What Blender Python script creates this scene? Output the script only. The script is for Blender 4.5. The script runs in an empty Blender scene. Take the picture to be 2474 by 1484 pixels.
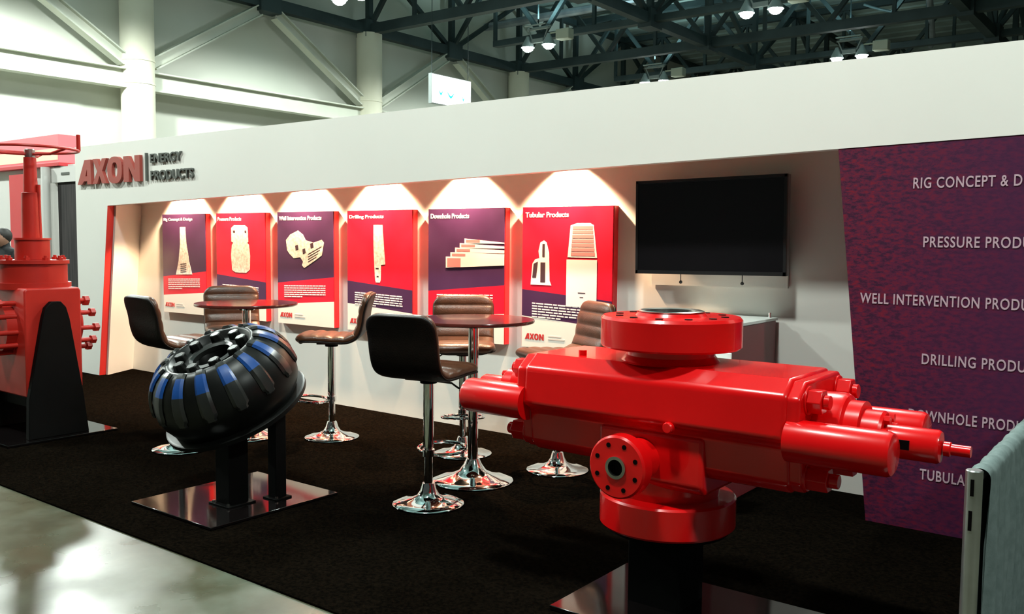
import bpy, bmesh, math, random
from mathutils import Vector, Matrix
random.seed(7)
PI = math.pi
C = bpy.context.scene.collection

# ------------------------------------------------------------------ camera
AX = (Vector((0.79449, -0.05147, 0.60508)), Vector((0.60726, 0.05227, -0.79278)), Vector((0.0, 0.0, 0.0)))
F_PX = 2166.06
def cam_axes():
    def d(x, y):
        v = Vector((x - 1237.0, -(y - 742.0), -F_PX)); return v.normalized()
    X = -d(-1600, 558); Y = d(2900, 600); Z = X.cross(Y)
    return X, Y, Z
_X, _Y, _Z = cam_axes()
ROT = Matrix((_X, _Y, _Z))            # camera -> world
cam_d = bpy.data.cameras.new('camera')
cam = bpy.data.objects.new('camera', cam_d); C.objects.link(cam)
cam_d.sensor_width = 36.0; cam_d.lens = 36.0 * F_PX / 2474.0
cam_d.clip_start = 0.05; cam_d.clip_end = 300
M4 = ROT.to_4x4(); M4.translation = Vector((0, 0, 1.55))
cam.matrix_world = M4
bpy.context.scene.camera = cam

# ------------------------------------------------------------------ world, exposure
w = bpy.data.worlds.new('hall_air'); bpy.context.scene.world = w
w.use_nodes = True
w.node_tree.nodes['Background'].inputs[0].default_value = (0.80, 0.95, 0.90, 1)
w.node_tree.nodes['Background'].inputs[1].default_value = 0.06
vs = bpy.context.scene.view_settings
vs.view_transform = 'Standard'; vs.look = 'None'; vs.gamma = 1.0; vs.use_curve_mapping = False
vs.exposure = 0.0
LAMP_P = 395.0          # power of one hall lamp pair
SPOT_P = 300.0           # power of one recess spotlight

# ------------------------------------------------------------------ materials
def mat(name, col, rough=0.5, metal=0.0, spec=0.5, coat=0.0, emit=None, es=0.0):
    m = bpy.data.materials.new(name); m.use_nodes = True
    b = m.node_tree.nodes['Principled BSDF']
    b.inputs['Base Color'].default_value = (*col, 1)
    b.inputs['Roughness'].default_value = rough
    b.inputs['Metallic'].default_value = metal
    b.inputs['Specular IOR Level'].default_value = spec
    b.inputs['Coat Weight'].default_value = coat
    b.inputs['Coat Roughness'].default_value = 0.05
    if emit:
        b.inputs['Emission Color'].default_value = (*emit, 1); b.inputs['Emission Strength'].default_value = es
    return m
def noisy(name, c1, c2, scale, rough=0.5, metal=0.0, spec=0.5, coat=0.0, detail=4, lo=0.35, hi=0.65, stretch=(1, 1, 1), bump=0.0, bscale=None, c3=None):
    m = mat(name, c1, rough, metal, spec, coat)
    nt = m.node_tree; b = nt.nodes['Principled BSDF']
    tc = nt.nodes.new('ShaderNodeTexCoord'); mp = nt.nodes.new('ShaderNodeMapping')
    mp.inputs['Scale'].default_value = stretch
    n = nt.nodes.new('ShaderNodeTexNoise'); n.inputs['Scale'].default_value = scale; n.inputs['Detail'].default_value = detail
    r = nt.nodes.new('ShaderNodeValToRGB')
    r.color_ramp.elements[0].position = lo; r.color_ramp.elements[0].color = (*c1, 1)
    r.color_ramp.elements[1].position = hi; r.color_ramp.elements[1].color = (*c2, 1)
    if c3:
        e = r.color_ramp.elements.new(0.5 * (lo + hi)); e.color = (*c3, 1)
    nt.links.new(tc.outputs['Object'], mp.inputs['Vector']); nt.links.new(mp.outputs[0], n.inputs['Vector'])
    nt.links.new(n.outputs['Fac'], r.inputs[0]); nt.links.new(r.outputs[0], b.inputs['Base Color'])
    if bump:
        n2 = nt.nodes.new('ShaderNodeTexNoise'); n2.inputs['Scale'].default_value = bscale or scale * 4
        nt.links.new(mp.outputs[0], n2.inputs['Vector'])
        bp = nt.nodes.new('ShaderNodeBump'); bp.inputs['Strength'].default_value = bump; bp.inputs['Distance'].default_value = 0.01
        nt.links.new(n2.outputs['Fac'], bp.inputs['Height']); nt.links.new(bp.outputs[0], b.inputs['Normal'])
    return m
M = {}
M['fascia'] = noisy('fascia_white', (0.78, 0.76, 0.71), (0.82, 0.80, 0.75), 0.6, 0.55, spec=0.3)
M['recess'] = noisy('recess_white', (0.76, 0.74, 0.69), (0.80, 0.78, 0.73), 0.7, 0.6, spec=0.2)
M['red_edge'] = mat('red_edge', (0.55, 0.025, 0.02), 0.5)
M['logo_red'] = mat('logo_red', (0.36, 0.06, 0.045), 0.5)
M['logo_grey'] = mat('logo_grey', (0.08, 0.085, 0.075), 0.5)
M['hall_wall'] = noisy('hall_wall', (0.58, 0.60, 0.53), (0.66, 0.66, 0.60), 0.25, 0.8, spec=0.2)
M['steel_paint'] = noisy('steel_paint', (0.50, 0.52, 0.45), (0.58, 0.59, 0.51), 0.8, 0.6, spec=0.3)
M['column'] = noisy('column_paint', (0.62, 0.60, 0.48), (0.68, 0.66, 0.55), 0.6, 0.6, spec=0.3)
M['truss'] = noisy('truss_paint', (0.020, 0.034, 0.037), (0.036, 0.056, 0.060), 0.9, 0.6, spec=0.3)
M['deck'] = noisy('roof_deck', (0.22, 0.29, 0.28), (0.48, 0.58, 0.56), 0.35, 0.8, stretch=(1, 0.3, 1))
M['duct'] = noisy('duct_metal', (0.22, 0.26, 0.30), (0.35, 0.40, 0.45), 1.5, 0.4, metal=0.5)
M['carpet'] = noisy('carpet_black', (0.0022, 0.0018, 0.0014), (0.0060, 0.0042, 0.0028), 60, 0.95, spec=0.0, bump=0.6, bscale=300)
M['tape'] = mat('carpet_edge_tape', (0.01, 0.01, 0.01), 0.6)
M['black_gloss'] = mat('black_gloss_plate', (0.004, 0.003, 0.003), 0.07, spec=0.55, coat=0.0)
M['black_paint'] = noisy('black_paint', (0.0015, 0.0015, 0.0015), (0.003, 0.003, 0.003), 4, 0.6, spec=0.08)
M['chrome'] = mat('chrome', (0.86, 0.86, 0.86), 0.05, metal=1.0)
M['steel'] = noisy('brushed_steel', (0.35, 0.34, 0.32), (0.55, 0.54, 0.50), 12, 0.25, metal=1.0)
M['leather'] = noisy('brown_leather', (0.060, 0.022, 0.010), (0.085, 0.031, 0.014), 14, 0.36, spec=0.45, bump=0.15, bscale=120)
M['leather_black'] = noisy('dark_leather', (0.005, 0.0025, 0.002), (0.008, 0.004, 0.003), 14, 0.5, spec=0.2, bump=0.15, bscale=120)
M['mahogany'] = noisy('mahogany_top', (0.06, 0.010, 0.009), (0.095, 0.018, 0.013), 6, 0.18, spec=0.5, coat=0.35, stretch=(1, 8, 1))
M['bop_red'] = noisy('machine_red', (0.66, 0.002, 0.003), (0.74, 0.003, 0.004), 3, 0.26, spec=0.35, coat=0.35, bump=0.03, bscale=20)
M['old_red'] = noisy('wellhead_red', (0.36, 0.012, 0.007), (0.44, 0.017, 0.010), 3, 0.42, spec=0.4, bump=0.05, bscale=16)
M['rubber'] = noisy('black_rubber', (0.003, 0.0033, 0.003), (0.006, 0.006, 0.0055), 5, 0.36, spec=0.2)
M['dark_metal'] = noisy('dark_steel', (0.010, 0.011, 0.011), (0.022, 0.022, 0.020), 5, 0.3, spec=0.4)
M['blue'] = noisy('segment_blue', (0.006, 0.042, 0.18), (0.009, 0.06, 0.25), 8, 0.35, spec=0.4)
M['bore'] = mat('dark_bore', (0.003, 0.002, 0.002), 0.6, spec=0.05)
M['tv_black'] = mat('tv_glass', (0.006, 0.005, 0.006), 0.10, spec=0.5)
M['tv_frame'] = mat('tv_frame', (0.012, 0.012, 0.013), 0.3)
M['tv_edge'] = mat('tv_silver_edge', (0.30, 0.30, 0.31), 0.35, metal=0.8)
M['cab'] = noisy('cabinet_maroon', (0.16, 0.018, 0.022), (0.19, 0.022, 0.028), 3, 0.4)
M['acrylic'] = mat('frosted_acrylic', (0.75, 0.78, 0.75), 0.25)
M['p_purple'] = noisy('print_purple', (0.055, 0.018, 0.062), (0.065, 0.023, 0.075), 3, 0.32, spec=0.5)
M['p_red'] = noisy('print_red', (0.62, 0.008, 0.030), (0.68, 0.012, 0.040), 3, 0.32, spec=0.5)
M['p_white'] = mat('print_white', (0.80, 0.77, 0.70), 0.35)
M['p_side'] = mat('poster_side_red', (0.66, 0.02, 0.025), 0.4)
M['p_text'] = mat('print_text', (0.85, 0.76, 0.76), 0.4)
M['p_logo'] = mat('print_logo', (0.50, 0.03, 0.03), 0.4)
M['p_grey'] = mat('print_faint', (0.66, 0.62, 0.58), 0.4)
M['p_pink'] = mat('print_pink', (0.80, 0.22, 0.22), 0.4)
M['p_dark'] = mat('print_dark', (0.06, 0.03, 0.04), 0.4)
M['p_cream'] = noisy('print_cream', (0.55, 0.48, 0.44), (0.88, 0.84, 0.78), 30, 0.4)
M['lettering'] = mat('panel_lettering', (0.52, 0.36, 0.42), 0.5)
M['drape'] = noisy('drape_cloth', (0.13, 0.17, 0.165), (0.17, 0.215, 0.21), 30, 0.85, spec=0.15, bump=0.1, bscale=200)
M['alu'] = noisy('aluminium_pipe', (0.42, 0.42, 0.41), (0.55, 0.55, 0.54), 8, 0.3, metal=0.9)
M['glow_lamp'] = mat('lamp_glow', (1, 1, 1), 0.4, emit=(0.86, 1.0, 0.96), es=60)
M['glow_spot'] = mat('spot_glow', (1, 1, 1), 0.4, emit=(1.0, 0.78, 0.5), es=20)
M['glow_sign'] = mat('sign_glow', (1, 1, 1), 0.4, emit=(0.97, 1.0, 1.0), es=1.4)
M['sign_cyan'] = mat('sign_cyan', (0, 0.6, 0.7), 0.4, emit=(0.0, 0.78, 0.85), es=1.0)
M['lamp_body'] = mat('lamp_housing', (0.30, 0.34, 0.34), 0.4, metal=0.3)
M['ballast'] = mat('ballast_box', (0.42, 0.44, 0.36), 0.5)
M['nb_white'] = mat('booth_white', (0.62, 0.60, 0.58), 0.5)
M['nb_red'] = mat('booth_red', (0.55, 0.03, 0.04), 0.5)
M['nb_glow'] = mat('header_glow', (0.5, 0.1, 0.1), 0.5, emit=(1.0, 0.22, 0.26), es=0.7)
M['nb_orange'] = mat('strip_glow', (0.5, 0.3, 0.2), 0.5, emit=(1.0, 0.62, 0.40), es=1.0)
M['nb_dark'] = noisy('dark_curtain', (0.012, 0.010, 0.010), (0.035, 0.028, 0.028), 5, 0.9, stretch=(6, 6, 0.3))
M['skin'] = mat('skin', (0.35, 0.18, 0.12), 0.5)
M['hair'] = mat('hair', (0.012, 0.008, 0.006), 0.6)
M['cloth'] = mat('dark_clothes', (0.010, 0.011, 0.013), 0.8)

def panel_mat():
    m = mat('panel_print', (0.1, 0.01, 0.05), 0.42, spec=0.4)
    nt = m.node_tree; b = nt.nodes['Principled BSDF']
    tc = nt.nodes.new('ShaderNodeTexCoord')
    n1 = nt.nodes.new('ShaderNodeTexNoise'); n1.inputs['Scale'].default_value = 26; n1.inputs['Detail'].default_value = 6; n1.inputs['Roughness'].default_value = 0.75
    mp = nt.nodes.new('ShaderNodeMapping'); mp.inputs['Scale'].default_value = (1.0, 1.0, 2.2)
    r1 = nt.nodes.new('ShaderNodeValToRGB')
    r1.color_ramp.elements[0].position = 0.40; r1.color_ramp.elements[0].color = (0.028, 0.008, 0.026, 1)
    r1.color_ramp.elements[1].position = 0.62; r1.color_ramp.elements[1].color = (0.19, 0.009, 0.022, 1)
    e = r1.color_ramp.elements.new(0.50); e.color = (0.095, 0.012, 0.040, 1)
    # lens glare painted into the colour: crimson by the slanted edge turns violet rightwards
    sx = nt.nodes.new('ShaderNodeSeparateXYZ')
    mr = nt.nodes.new('ShaderNodeMapRange'); mr.inputs[1].default_value = -1.55; mr.inputs[2].default_value = -0.75
    mr.inputs[3].default_value = 0.0; mr.inputs[4].default_value = 0.75
    mx = nt.nodes.new('ShaderNodeMixRGB'); mx.inputs[2].default_value = (0.062, 0.012, 0.050, 1)
    nt.links.new(tc.outputs['Object'], mp.inputs[0]); nt.links.new(mp.outputs[0], n1.inputs['Vector'])
    nt.links.new(n1.outputs['Fac'], r1.inputs[0]); nt.links.new(tc.outputs['Object'], sx.inputs[0])
    nt.links.new(sx.outputs['X'], mr.inputs[0]); nt.links.new(mr.outputs[0], mx.inputs[0])
    nt.links.new(r1.outputs[0], mx.inputs[1]); nt.links.new(mx.outputs[0], b.inputs['Base Color'])
    return m
M['panel'] = panel_mat()

def concrete_mat():
    m = mat('polished_concrete', (0.2, 0.2, 0.15), 0.3, spec=0.45)
    nt = m.node_tree; b = nt.nodes['Principled BSDF']
    tc = nt.nodes.new('ShaderNodeTexCoord')
    n1 = nt.nodes.new('ShaderNodeTexNoise'); n1.inputs['Scale'].default_value = 1.3; n1.inputs['Detail'].default_value = 8; n1.inputs['Roughness'].default_value = 0.6
    r1 = nt.nodes.new('ShaderNodeValToRGB')
    r1.color_ramp.elements[0].position = 0.36; r1.color_ramp.elements[0].color = (0.035, 0.034, 0.018, 1)
    r1.color_ramp.elements[1].position = 0.66; r1.color_ramp.elements[1].color = (0.12, 0.135, 0.10, 1)
    e = r1.color_ramp.elements.new(0.5); e.color = (0.07, 0.07, 0.042, 1)
    n2 = nt.nodes.new('ShaderNodeTexNoise'); n2.inputs['Scale'].default_value = 2.2; n2.inputs['Detail'].default_value = 5
    r2 = nt.nodes.new('ShaderNodeValToRGB')
    r2.color_ramp.elements[0].position = 0.3; r2.color_ramp.elements[0].color = (0.22, 0.22, 0.22, 1)
    r2.color_ramp.elements[1].position = 0.7; r2.color_ramp.elements[1].color = (0.42, 0.42, 0.42, 1)
    nt.links.new(tc.outputs['Object'], n1.inputs['Vector']); nt.links.new(n1.outputs['Fac'], r1.inputs[0])
    nt.links.new(r1.outputs[0], b.inputs['Base Color'])
    nt.links.new(tc.outputs['Object'], n2.inputs['Vector']); nt.links.new(n2.outputs['Fac'], r2.inputs[0])
    nt.links.new(r2.outputs[0], b.inputs['Roughness'])
    return m
M['concrete'] = concrete_mat()

# ------------------------------------------------------------------ mesh helpers
def frame(axis):
    a = Vector(axis).normalized()
    t = Vector((0, 0, 1)) if abs(a.z) < 0.9 else Vector((1, 0, 0))
    u = t.cross(a).normalized(); v = a.cross(u)
    return a, u, v
class MB:
    def __init__(s): s.bm = bmesh.new(); s.mi = 0
    def face(s, vs):
        try:
            f = s.bm.faces.new(vs); f.material_index = s.mi; return f
        except ValueError: return None
    def box(s, c, d, rz=0.0, rot=None):
        m = rot if rot else Matrix.Rotation(rz, 3, 'Z')
        v = [s.bm.verts.new(Vector(c) + m @ Vector((x * d[0] / 2, y * d[1] / 2, z * d[2] / 2))) for x in (-1, 1) for y in (-1, 1) for z in (-1, 1)]
        for q in ((0, 1, 3, 2), (4, 6, 7, 5), (0, 4, 5, 1), (2, 3, 7, 6), (0, 2, 6, 4), (1, 5, 7, 3)): s.face([v[i] for i in q])
        return s
    def lathe(s, prof, o=(0, 0, 0), axis=(0, 0, 1), n=48, closed=False):
        a, u, v = frame(axis); o = Vector(o); rings = []
        for r, h in prof:
            if r < 1e-6: rings.append([s.bm.verts.new(o + a * h)])
            else: rings.append([s.bm.verts.new(o + a * h + (u * math.cos(2 * PI * k / n) + v * math.sin(2 * PI * k / n)) * r) for k in range(n)])
        pr = list(zip(rings, rings[1:])) + ([(rings[-1], rings[0])] if closed else [])
        for A, B in pr:
            for k in range(n):
                k2 = (k + 1) % n
                if len(A) == 1 and len(B) == 1: continue
                if len(A) == 1: s.face([A[0], B[k2], B[k]])
                elif len(B) == 1: s.face([A[k], A[k2], B[0]])
                else: s.face([A[k], A[k2], B[k2], B[k]])
        return s
    def cyl(s, p0, p1, r0, r1=None, n=32, ch=0.0):
        p0 = Vector(p0); p1 = Vector(p1); L = (p1 - p0).length; r1 = r0 if r1 is None else r1
        if ch: pr = [(0, 0), (r0 - ch, 0), (r0, ch), (r1, L - ch), (r1 - ch, L), (0, L)]
        else: pr = [(0, 0), (r0, 0), (r1, L), (0, L)]
        return s.lathe(pr, p0, p1 - p0, n)
    def prism(s, poly, d0, d1, fn):
        A = [s.bm.verts.new(fn(x, y, d0)) for x, y in poly]; B = [s.bm.verts.new(fn(x, y, d1)) for x, y in poly]
        s.face(A); s.face(B[::-1]); n = len(poly)
        for k in range(n): s.face([A[k], B[k], B[(k + 1) % n], A[(k + 1) % n]])
        return s
    def tube(s, pts, r, n=12, closed=False):
        P = [Vector(p) for p in pts]; N = len(P); rings = []
        prev = None
        for i in range(N):
            if closed: t = P[(i + 1) % N] - P[i - 1]
            else: t = P[min(i + 1, N - 1)] - P[max(i - 1, 0)]
            t.normalize()
            if prev is None: _, u, v = frame(t)
            else:
                u = prev - t * prev.dot(t); u.normalize(); v = t.cross(u)
            prev = u
            rr = r[i] if isinstance(r, (list, tuple)) else r
            rings.append([s.bm.verts.new(P[i] + (u * math.cos(2 * PI * k / n) + v * math.sin(2 * PI * k / n)) * rr) for k in range(n)])
        pr = list(zip(rings, rings[1:])) + ([(rings[-1], rings[0])] if closed else [])
        for A, B in pr:
            for k in range(n): s.face([A[k], A[(k + 1) % n], B[(k + 1) % n], B[k]])
        if not closed: s.face(rings[0][::-1]); s.face(rings[-1])
        return s
    def beam(s, p0, p1, wd, hd):
        p0 = Vector(p0); p1 = Vector(p1); a = (p1 - p0); L = a.length; a.normalize()
        up = Vector((0, 0, 1)) if abs(a.z) < 0.95 else Vector((1, 0, 0))
        u = a.cross(up).normalized(); v = u.cross(a)
        return s.box((p0 + p1) / 2, (L, wd, hd), rot=Matrix((a, u, v)).transposed())
    def ibeam(s, p0, p1, wd, hd, t=0.03):
        p0 = Vector(p0); p1 = Vector(p1); a = (p1 - p0); L = a.length; a.normalize()
        up = Vector((0, 0, 1)) if abs(a.z) < 0.95 else Vector((1, 0, 0))
        u = a.cross(up).normalized(); v = u.cross(a); R3 = Matrix((a, u, v)).transposed(); c = (p0 + p1) / 2
        s.box(c + v * (hd / 2 - t / 2), (L, wd, t), rot=R3); s.box(c - v * (hd / 2 - t / 2), (L, wd, t), rot=R3)
        return s.box(c, (L, t, hd - 2 * t), rot=R3)
    def build(s, name, m, parent=None, bevel=0.0, seg=2, ang=32, smooth=True):
        bmesh.ops.recalc_face_normals(s.bm, faces=s.bm.faces)
        lim = math.radians(ang)
        for e in s.bm.edges:
            if len(e.link_faces) == 2 and e.calc_face_angle(0) > lim: e.smooth = False
        for f in s.bm.faces: f.smooth = smooth
        me = bpy.data.meshes.new(name); s.bm.to_mesh(me); s.bm.free()
        for x in (m if isinstance(m, (list, tuple)) else [m]): me.materials.append(M[x])
        o = bpy.data.objects.new(name, me); C.objects.link(o)
        if parent: o.parent = parent
        if bevel:
            b = o.modifiers.new('bevel', 'BEVEL'); b.width = bevel; b.segments = seg; b.limit_method = 'ANGLE'; b.angle_limit = math.radians(40)
        return o
def thing(name, label, cat, loc=(0, 0, 0), rz=0.0, group=None):
    o = bpy.data.objects.new(name, None); o.empty_display_size = 0.1; C.objects.link(o)
    o.location = loc; o.rotation_euler = (0, 0, rz); o['label'] = label; o['category'] = cat
    if group: o['group'] = group
    return o
def tag(o, label, cat, group=None, kind=None):
    o['label'] = label; o['category'] = cat
    if group: o['group'] = group
    if kind: o['kind'] = kind
    return o
def struct(o, label=None):
    o['kind'] = 'structure'
    if label: o['label'] = label
    return o
def copy_tree(o, parent=None, data_light=True):
    c = o.copy(); C.objects.link(c)
    if parent: c.parent = parent
    for ch in list(o.children): copy_tree(ch, c)
    return c
def text_obj(name, body, x0, x1, z0, z1, y, m, parent, depth=0.004, bold=0.0, space=1.0, shear=0.0):
    """letters standing in a plane facing -Y, fitted into x0..x1, z0..z1"""
    cu = bpy.data.curves.new(name, 'FONT'); cu.body = body; cu.size = 1.0; cu.offset = bold; cu.space_character = space
    cu.extrude = 0.5; cu.resolution_u = 4; cu.shear = shear
    tmp = bpy.data.objects.new(name + '_tmp', cu)
    me = bpy.data.meshes.new_from_object(tmp)
    bpy.data.objects.remove(tmp)
    xs = [v.co.x for v in me.vertices]; ys = [v.co.y for v in me.vertices]
    ax, bx, ay, by = min(xs), max(xs), min(ys), max(ys)
    for v in me.vertices:
        x, yy, z = v.co
        v.co = (x0 + (x - ax) / (bx - ax) * (x1 - x0), y - (z + 0.5) * depth, z0 + (yy - ay) / (by - ay) * (z1 - z0))
    me.materials.clear(); me.materials.append(M[m])
    o = bpy.data.objects.new(name, me); C.objects.link(o)
    if parent: o.parent = parent
    return o

# ================================================================== HALL STRUCTURE
WX = -24.9; RZ = 12.4
b = MB(); b.box((6, 25, -0.05), (66, 74, 0.1)); struct(b.build('floor', 'concrete'))
b = MB(); b.box((WX - 0.1, 25, RZ / 2), (0.2, 74, RZ)); struct(b.build('wall_left', 'hall_wall'))
b = MB(); b.box((0, 58.1, RZ / 2), (50, 0.2, RZ)); struct(b.build('wall_far', 'hall_wall'))
b = MB(); b.box((6, 25, RZ + 0.1), (66, 74, 0.2))
for k in range(60): b.box((6, -10 + k * 1.2, RZ - 0.04), (66, 0.12, 0.08))
struct(b.build('ceiling', 'deck'))

CY = [5.1, 14.1, 23.1, 32.1, 41.1]
for k, y in enumerate(CY):
    b = MB(); b.cyl((-24.3, y, 0), (-24.3, y, 9.0), 0.46, n=40)
    b.lathe([(0.46, 5.9), (0.475, 5.91), (0.475, 5.95), (0.46, 5.96)], (-24.3, y, 0), (0, 0, 1), 40)
    b.lathe([(0.46, 6.55), (0.475, 6.56), (0.475, 6.60), (0.46, 6.61)], (-24.3, y, 0), (0, 0, 1), 40)
    struct(b.build('wall_column', 'column'), 'round beige steel column against the hall side wall')
for k in range(len(CY) - 1):
    y0, y1 = CY[k] + 0.42, CY[k + 1] - 0.42; ym = (CY[k] + CY[k + 1]) / 2
    b = MB(); b.ibeam((-24.3, y0, 6.05), (-24.3, y1, 6.05), 0.35, 0.55, 0.04)
    struct(b.build('wall_girt', 'steel_paint'), 'horizontal beige steel beam between two columns')
    b = MB(); b.ibeam((-24.3, y0, 6.55), (-24.3, ym - 0.35, 8.85), 0.32, 0.34, 0.04)
    struct(b.build('wall_brace', 'steel_paint'), 'diagonal beige brace rising to the roof chord')
    b = MB(); b.ibeam((-24.3, y1, 6.55), (-24.3, ym + 0.35, 8.85), 0.32, 0.34, 0.04)
    struct(b.build('wall_brace', 'steel_paint'), 'diagonal beige brace rising to the roof chord')
def truss_y(x):
    b = MB(); b.beam((x, 0, 9.15), (x, 57.5, 9.15), 0.30, 0.36); b.beam((x, 0, 12.0), (x, 57.5, 12.0), 0.26, 0.26)
    ys = [5.1 + 4.5 * k for k in range(0, 12)]
    for k, y in enumerate(ys):
        b.beam((x, y, 9.2), (x, y, 12.0), 0.20, 0.20)
        if k < len(ys) - 1:
            if k % 2: b.beam((x, y, 9.2), (x, ys[k + 1], 12.0), 0.16, 0.16)
            else: b.beam((x, y, 12.0), (x, ys[k + 1], 9.2), 0.16, 0.16)
        b.box((x, y, 9.15), (0.5, 0.8, 0.62))
    return struct(b.build('roof_truss', 'truss', smooth=False), 'dark green-grey roof truss running parallel to the side wall')
for x in (-24.3, -15.3, -6.3): truss_y(x)
def truss_x(y, heavy):
    b = MB(); wd = 0.34 if heavy else 0.22
    x0 = -24.3 if heavy else -22.05
    b.beam((x0, y, 9.15), (22, y, 9.15), 0.30, wd); b.beam((-24.3, y, 12.0), (22, y, 12.0), 0.26, 0.26)
    xs = [-24.3 + 2.25 * k for k in range(0, 18)]
    for k in range(len(xs) - 1):
        if k % 2: b.beam((xs[k], y, 12.0), (xs[k + 1], y, 9.2), 0.15, 0.15)
        else: b.beam((xs[k], y, 9.2), (xs[k + 1], y, 12.0), 0.15, 0.15)
        if k % 2: b.beam((xs[k], y, 9.2), (xs[k], y, 12.0), 0.12, 0.12)
    return struct(b.build('roof_truss', 'truss', smooth=False), 'dark roof truss crossing the hall away from the side wall')
for k, y in enumerate([14.1, 18.6, 23.1, 27.6, 32.1, 36.6, 41.1, 50.1]): truss_x(y, k % 2 == 0)
# ducts, conduits and sagging cables under the roof
def pipe(pts, r, label, m='duct', name='conduit', cat='pipe'):
    b = MB(); b.tube(pts, r, 10); return tag(b.build(name, m), label, cat)
pipe([(-4.6, 18, 9.9), (-8.9, 39, 9.9), (-9.4, 41, 9.9)], 0.11, 'shiny silver conduit slanting under the roof at the upper right')
pipe([(-24.5, 30.0, 10.6), (6, 30.0, 10.6)], 0.16, 'grey round duct between the lamp rows')
pipe([(-24.5, 44.0, 10.0), (10, 44.0, 10.0)], 0.22, 'long grey duct crossing beyond the far lamps')
pipe([(-24.5, 47.5, 9.3), (10, 47.5, 9.3)], 0.16, 'thin grey duct crossing low beyond the far lamps')
def sag(p0, p1, d, label):
    P = [Vector(p0).lerp(Vector(p1), t / 16) - Vector((0, 0, d * 4 * (t / 16) * (1 - t / 16))) for t in range(17)]
    pipe(P, 0.05, label, 'truss', 'sagging_cable', 'cable')
sag((-14.5, 24, 10.4), (-9.5, 24, 10.4), 0.9, 'dark cable sagging under the roof left of the big lamp')
sag((-17.5, 29, 11.2), (-12.0, 29, 11.2), 0.9, 'dark cable sagging high between the trusses')
sag((-9.5, 25.4, 10.9), (-6.6, 25.4, 10.9), 0.6, 'dark cable sagging right of the big lamp')
sag((-11, 37, 11.0), (-5.0, 37, 11.2), 0.8, 'dark cable sagging over the far right lamp')

# ------------------------------------------------------------------ hall lamps
def make_fixture():
    t = thing('high_bay_light', 'x', 'ceiling light', (0, 0, 8.6))
    b = MB(); b.tube([(0, 0, 0.75), (0, 0, 3.4)], 0.025, 8); b.build('hanger', 'truss', t)
    b = MB(); b.box((0, 0, 0.62), (0.95, 0.10, 0.06)); b.box((0, 0, 0.2), (0.5, 0.14, 0.14)); b.beam((-0.42, 0, 0.6), (-0.25, 0, 0.22), 0.04, 0.04); b.beam((0.42, 0, 0.6), (0.25, 0, 0.22), 0.04, 0.04)
    b.tube([(-0.45, 0.2, 0.72), (0.45, 0.2, 0.72), (0.45, -0.2, 0.72), (-0.45, -0.2, 0.72)], 0.03, 8, True)
    b.build('crossbar', 'lamp_body', t)
    for s in (-1, 1):
        b = MB(); b.lathe([(0.06, 0.40), (0.10, 0.30), (0.20, 0.12), (0.25, 0.0), (0.24, 0.0), (0.19, 0.12), (0.09, 0.29), (0.0, 0.33)], (0.46 * s, 0, 0), (0, 0, 1), 24)
        r = b.build('reflector', 'lamp_body', t)
        b = MB(); b.lathe([(0.0, -0.16), (0.10, -0.14), (0.18, -0.08), (0.21, 0.0), (0.19, 0.04), (0.0, 0.05)], (0.46 * s, 0, 0), (0, 0, 1), 24)
        b.build('bulb', 'glow_lamp', t)
    b = MB(); b.box((1.15, 0, 0.28), (0.55, 0.36, 0.36)); b.box((0.75, 0, 0.4), (0.5, 0.06, 0.06)); b.build('ballast_box', 'ballast', t, bevel=0.03)
    ld = bpy.data.lights.new('high_bay_lamp', 'SPOT'); ld.energy = LAMP_P * 4; ld.color = (0.90, 1.0, 0.93); ld.shadow_soft_size = 0.28
    ld.spot_size = math.radians(165); ld.spot_blend = 0.35
    lo = bpy.data.objects.new('high_bay_lamp', ld); C.objects.link(lo); lo.parent = t; lo.location = (0, 0, -0.15)
    l2 = bpy.data.lights.new('uplight', 'SPOT'); l2.spot_size = math.radians(165); l2.spot_blend = 0.4; l2.energy = LAMP_P * 1.3; l2.color = (0.62, 0.95, 0.95); l2.shadow_soft_size = 0.3
    l2o = bpy.data.objects.new('uplight', l2); C.objects.link(l2o); l2o.parent = t; l2o.location = (0, 0, 0.95); l2o.rotation_euler = (PI, 0, 0)
    return t
fix0 = make_fixture()
GX = [-19.6, -10.95, -2.3, 6.3]
fixtures = [(-20.0, 18.25, 'glaring twin lamp ceiling light at the top edge, above the second column'),
            (-19.35, 26.7, 'twin lamp ceiling light hanging just right of the white hanging sign'),
            (-10.95, 26.6, 'largest bright twin lamp ceiling light near the top right, with beige box'),
            (-10.85, 34.9, 'twin lamp ceiling light touching the fascia top at far right'),
            (-19.35, 35.4, 'small twin lamp ceiling light just above the fascia middle'),
            (-20.5, 9.6, 'twin lamp ceiling light beside the hall side wall, nearest of its row'),
            (-20.5, 1.0, 'twin lamp ceiling light over the aisle far left of the booth'),
            (-10.95, 9.6, 'twin lamp ceiling light high above and behind the left end of the booth'),
            (-2.3, 9.6, 'twin lamp ceiling light high above and behind the right end of the booth'),
            (-10.95, 1.0, 'twin lamp ceiling light high over the aisle in front of the booth left end'),
            (-2.3, 1.0, 'twin lamp ceiling light high over the red machine side of the aisle'),
            (-2.3, 18.2, 'twin lamp ceiling light high behind the purple panel'),
            (-10.95, 18.2, 'twin lamp ceiling light high behind the middle of the booth'),
            (6.3, 1.0, 'twin lamp ceiling light over the aisle right of the booth')]
for k, (x, y, lb) in enumerate(fixtures):
    t = fix0 if k == 0 else copy_tree(fix0)
    t.location = (x, y, 8.6); t['label'] = lb; t['group'] = 'twin lamp ceiling lights'
    if x < -19 and y < 30:          # the row by the side wall burns brighter
        for ch in t.children:
            if ch.type == 'LIGHT' and ch.name.startswith('high'):
                ch.data = ch.data.copy(); ch.data.energy = LAMP_P * (11 if y < 12 else 5)

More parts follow.
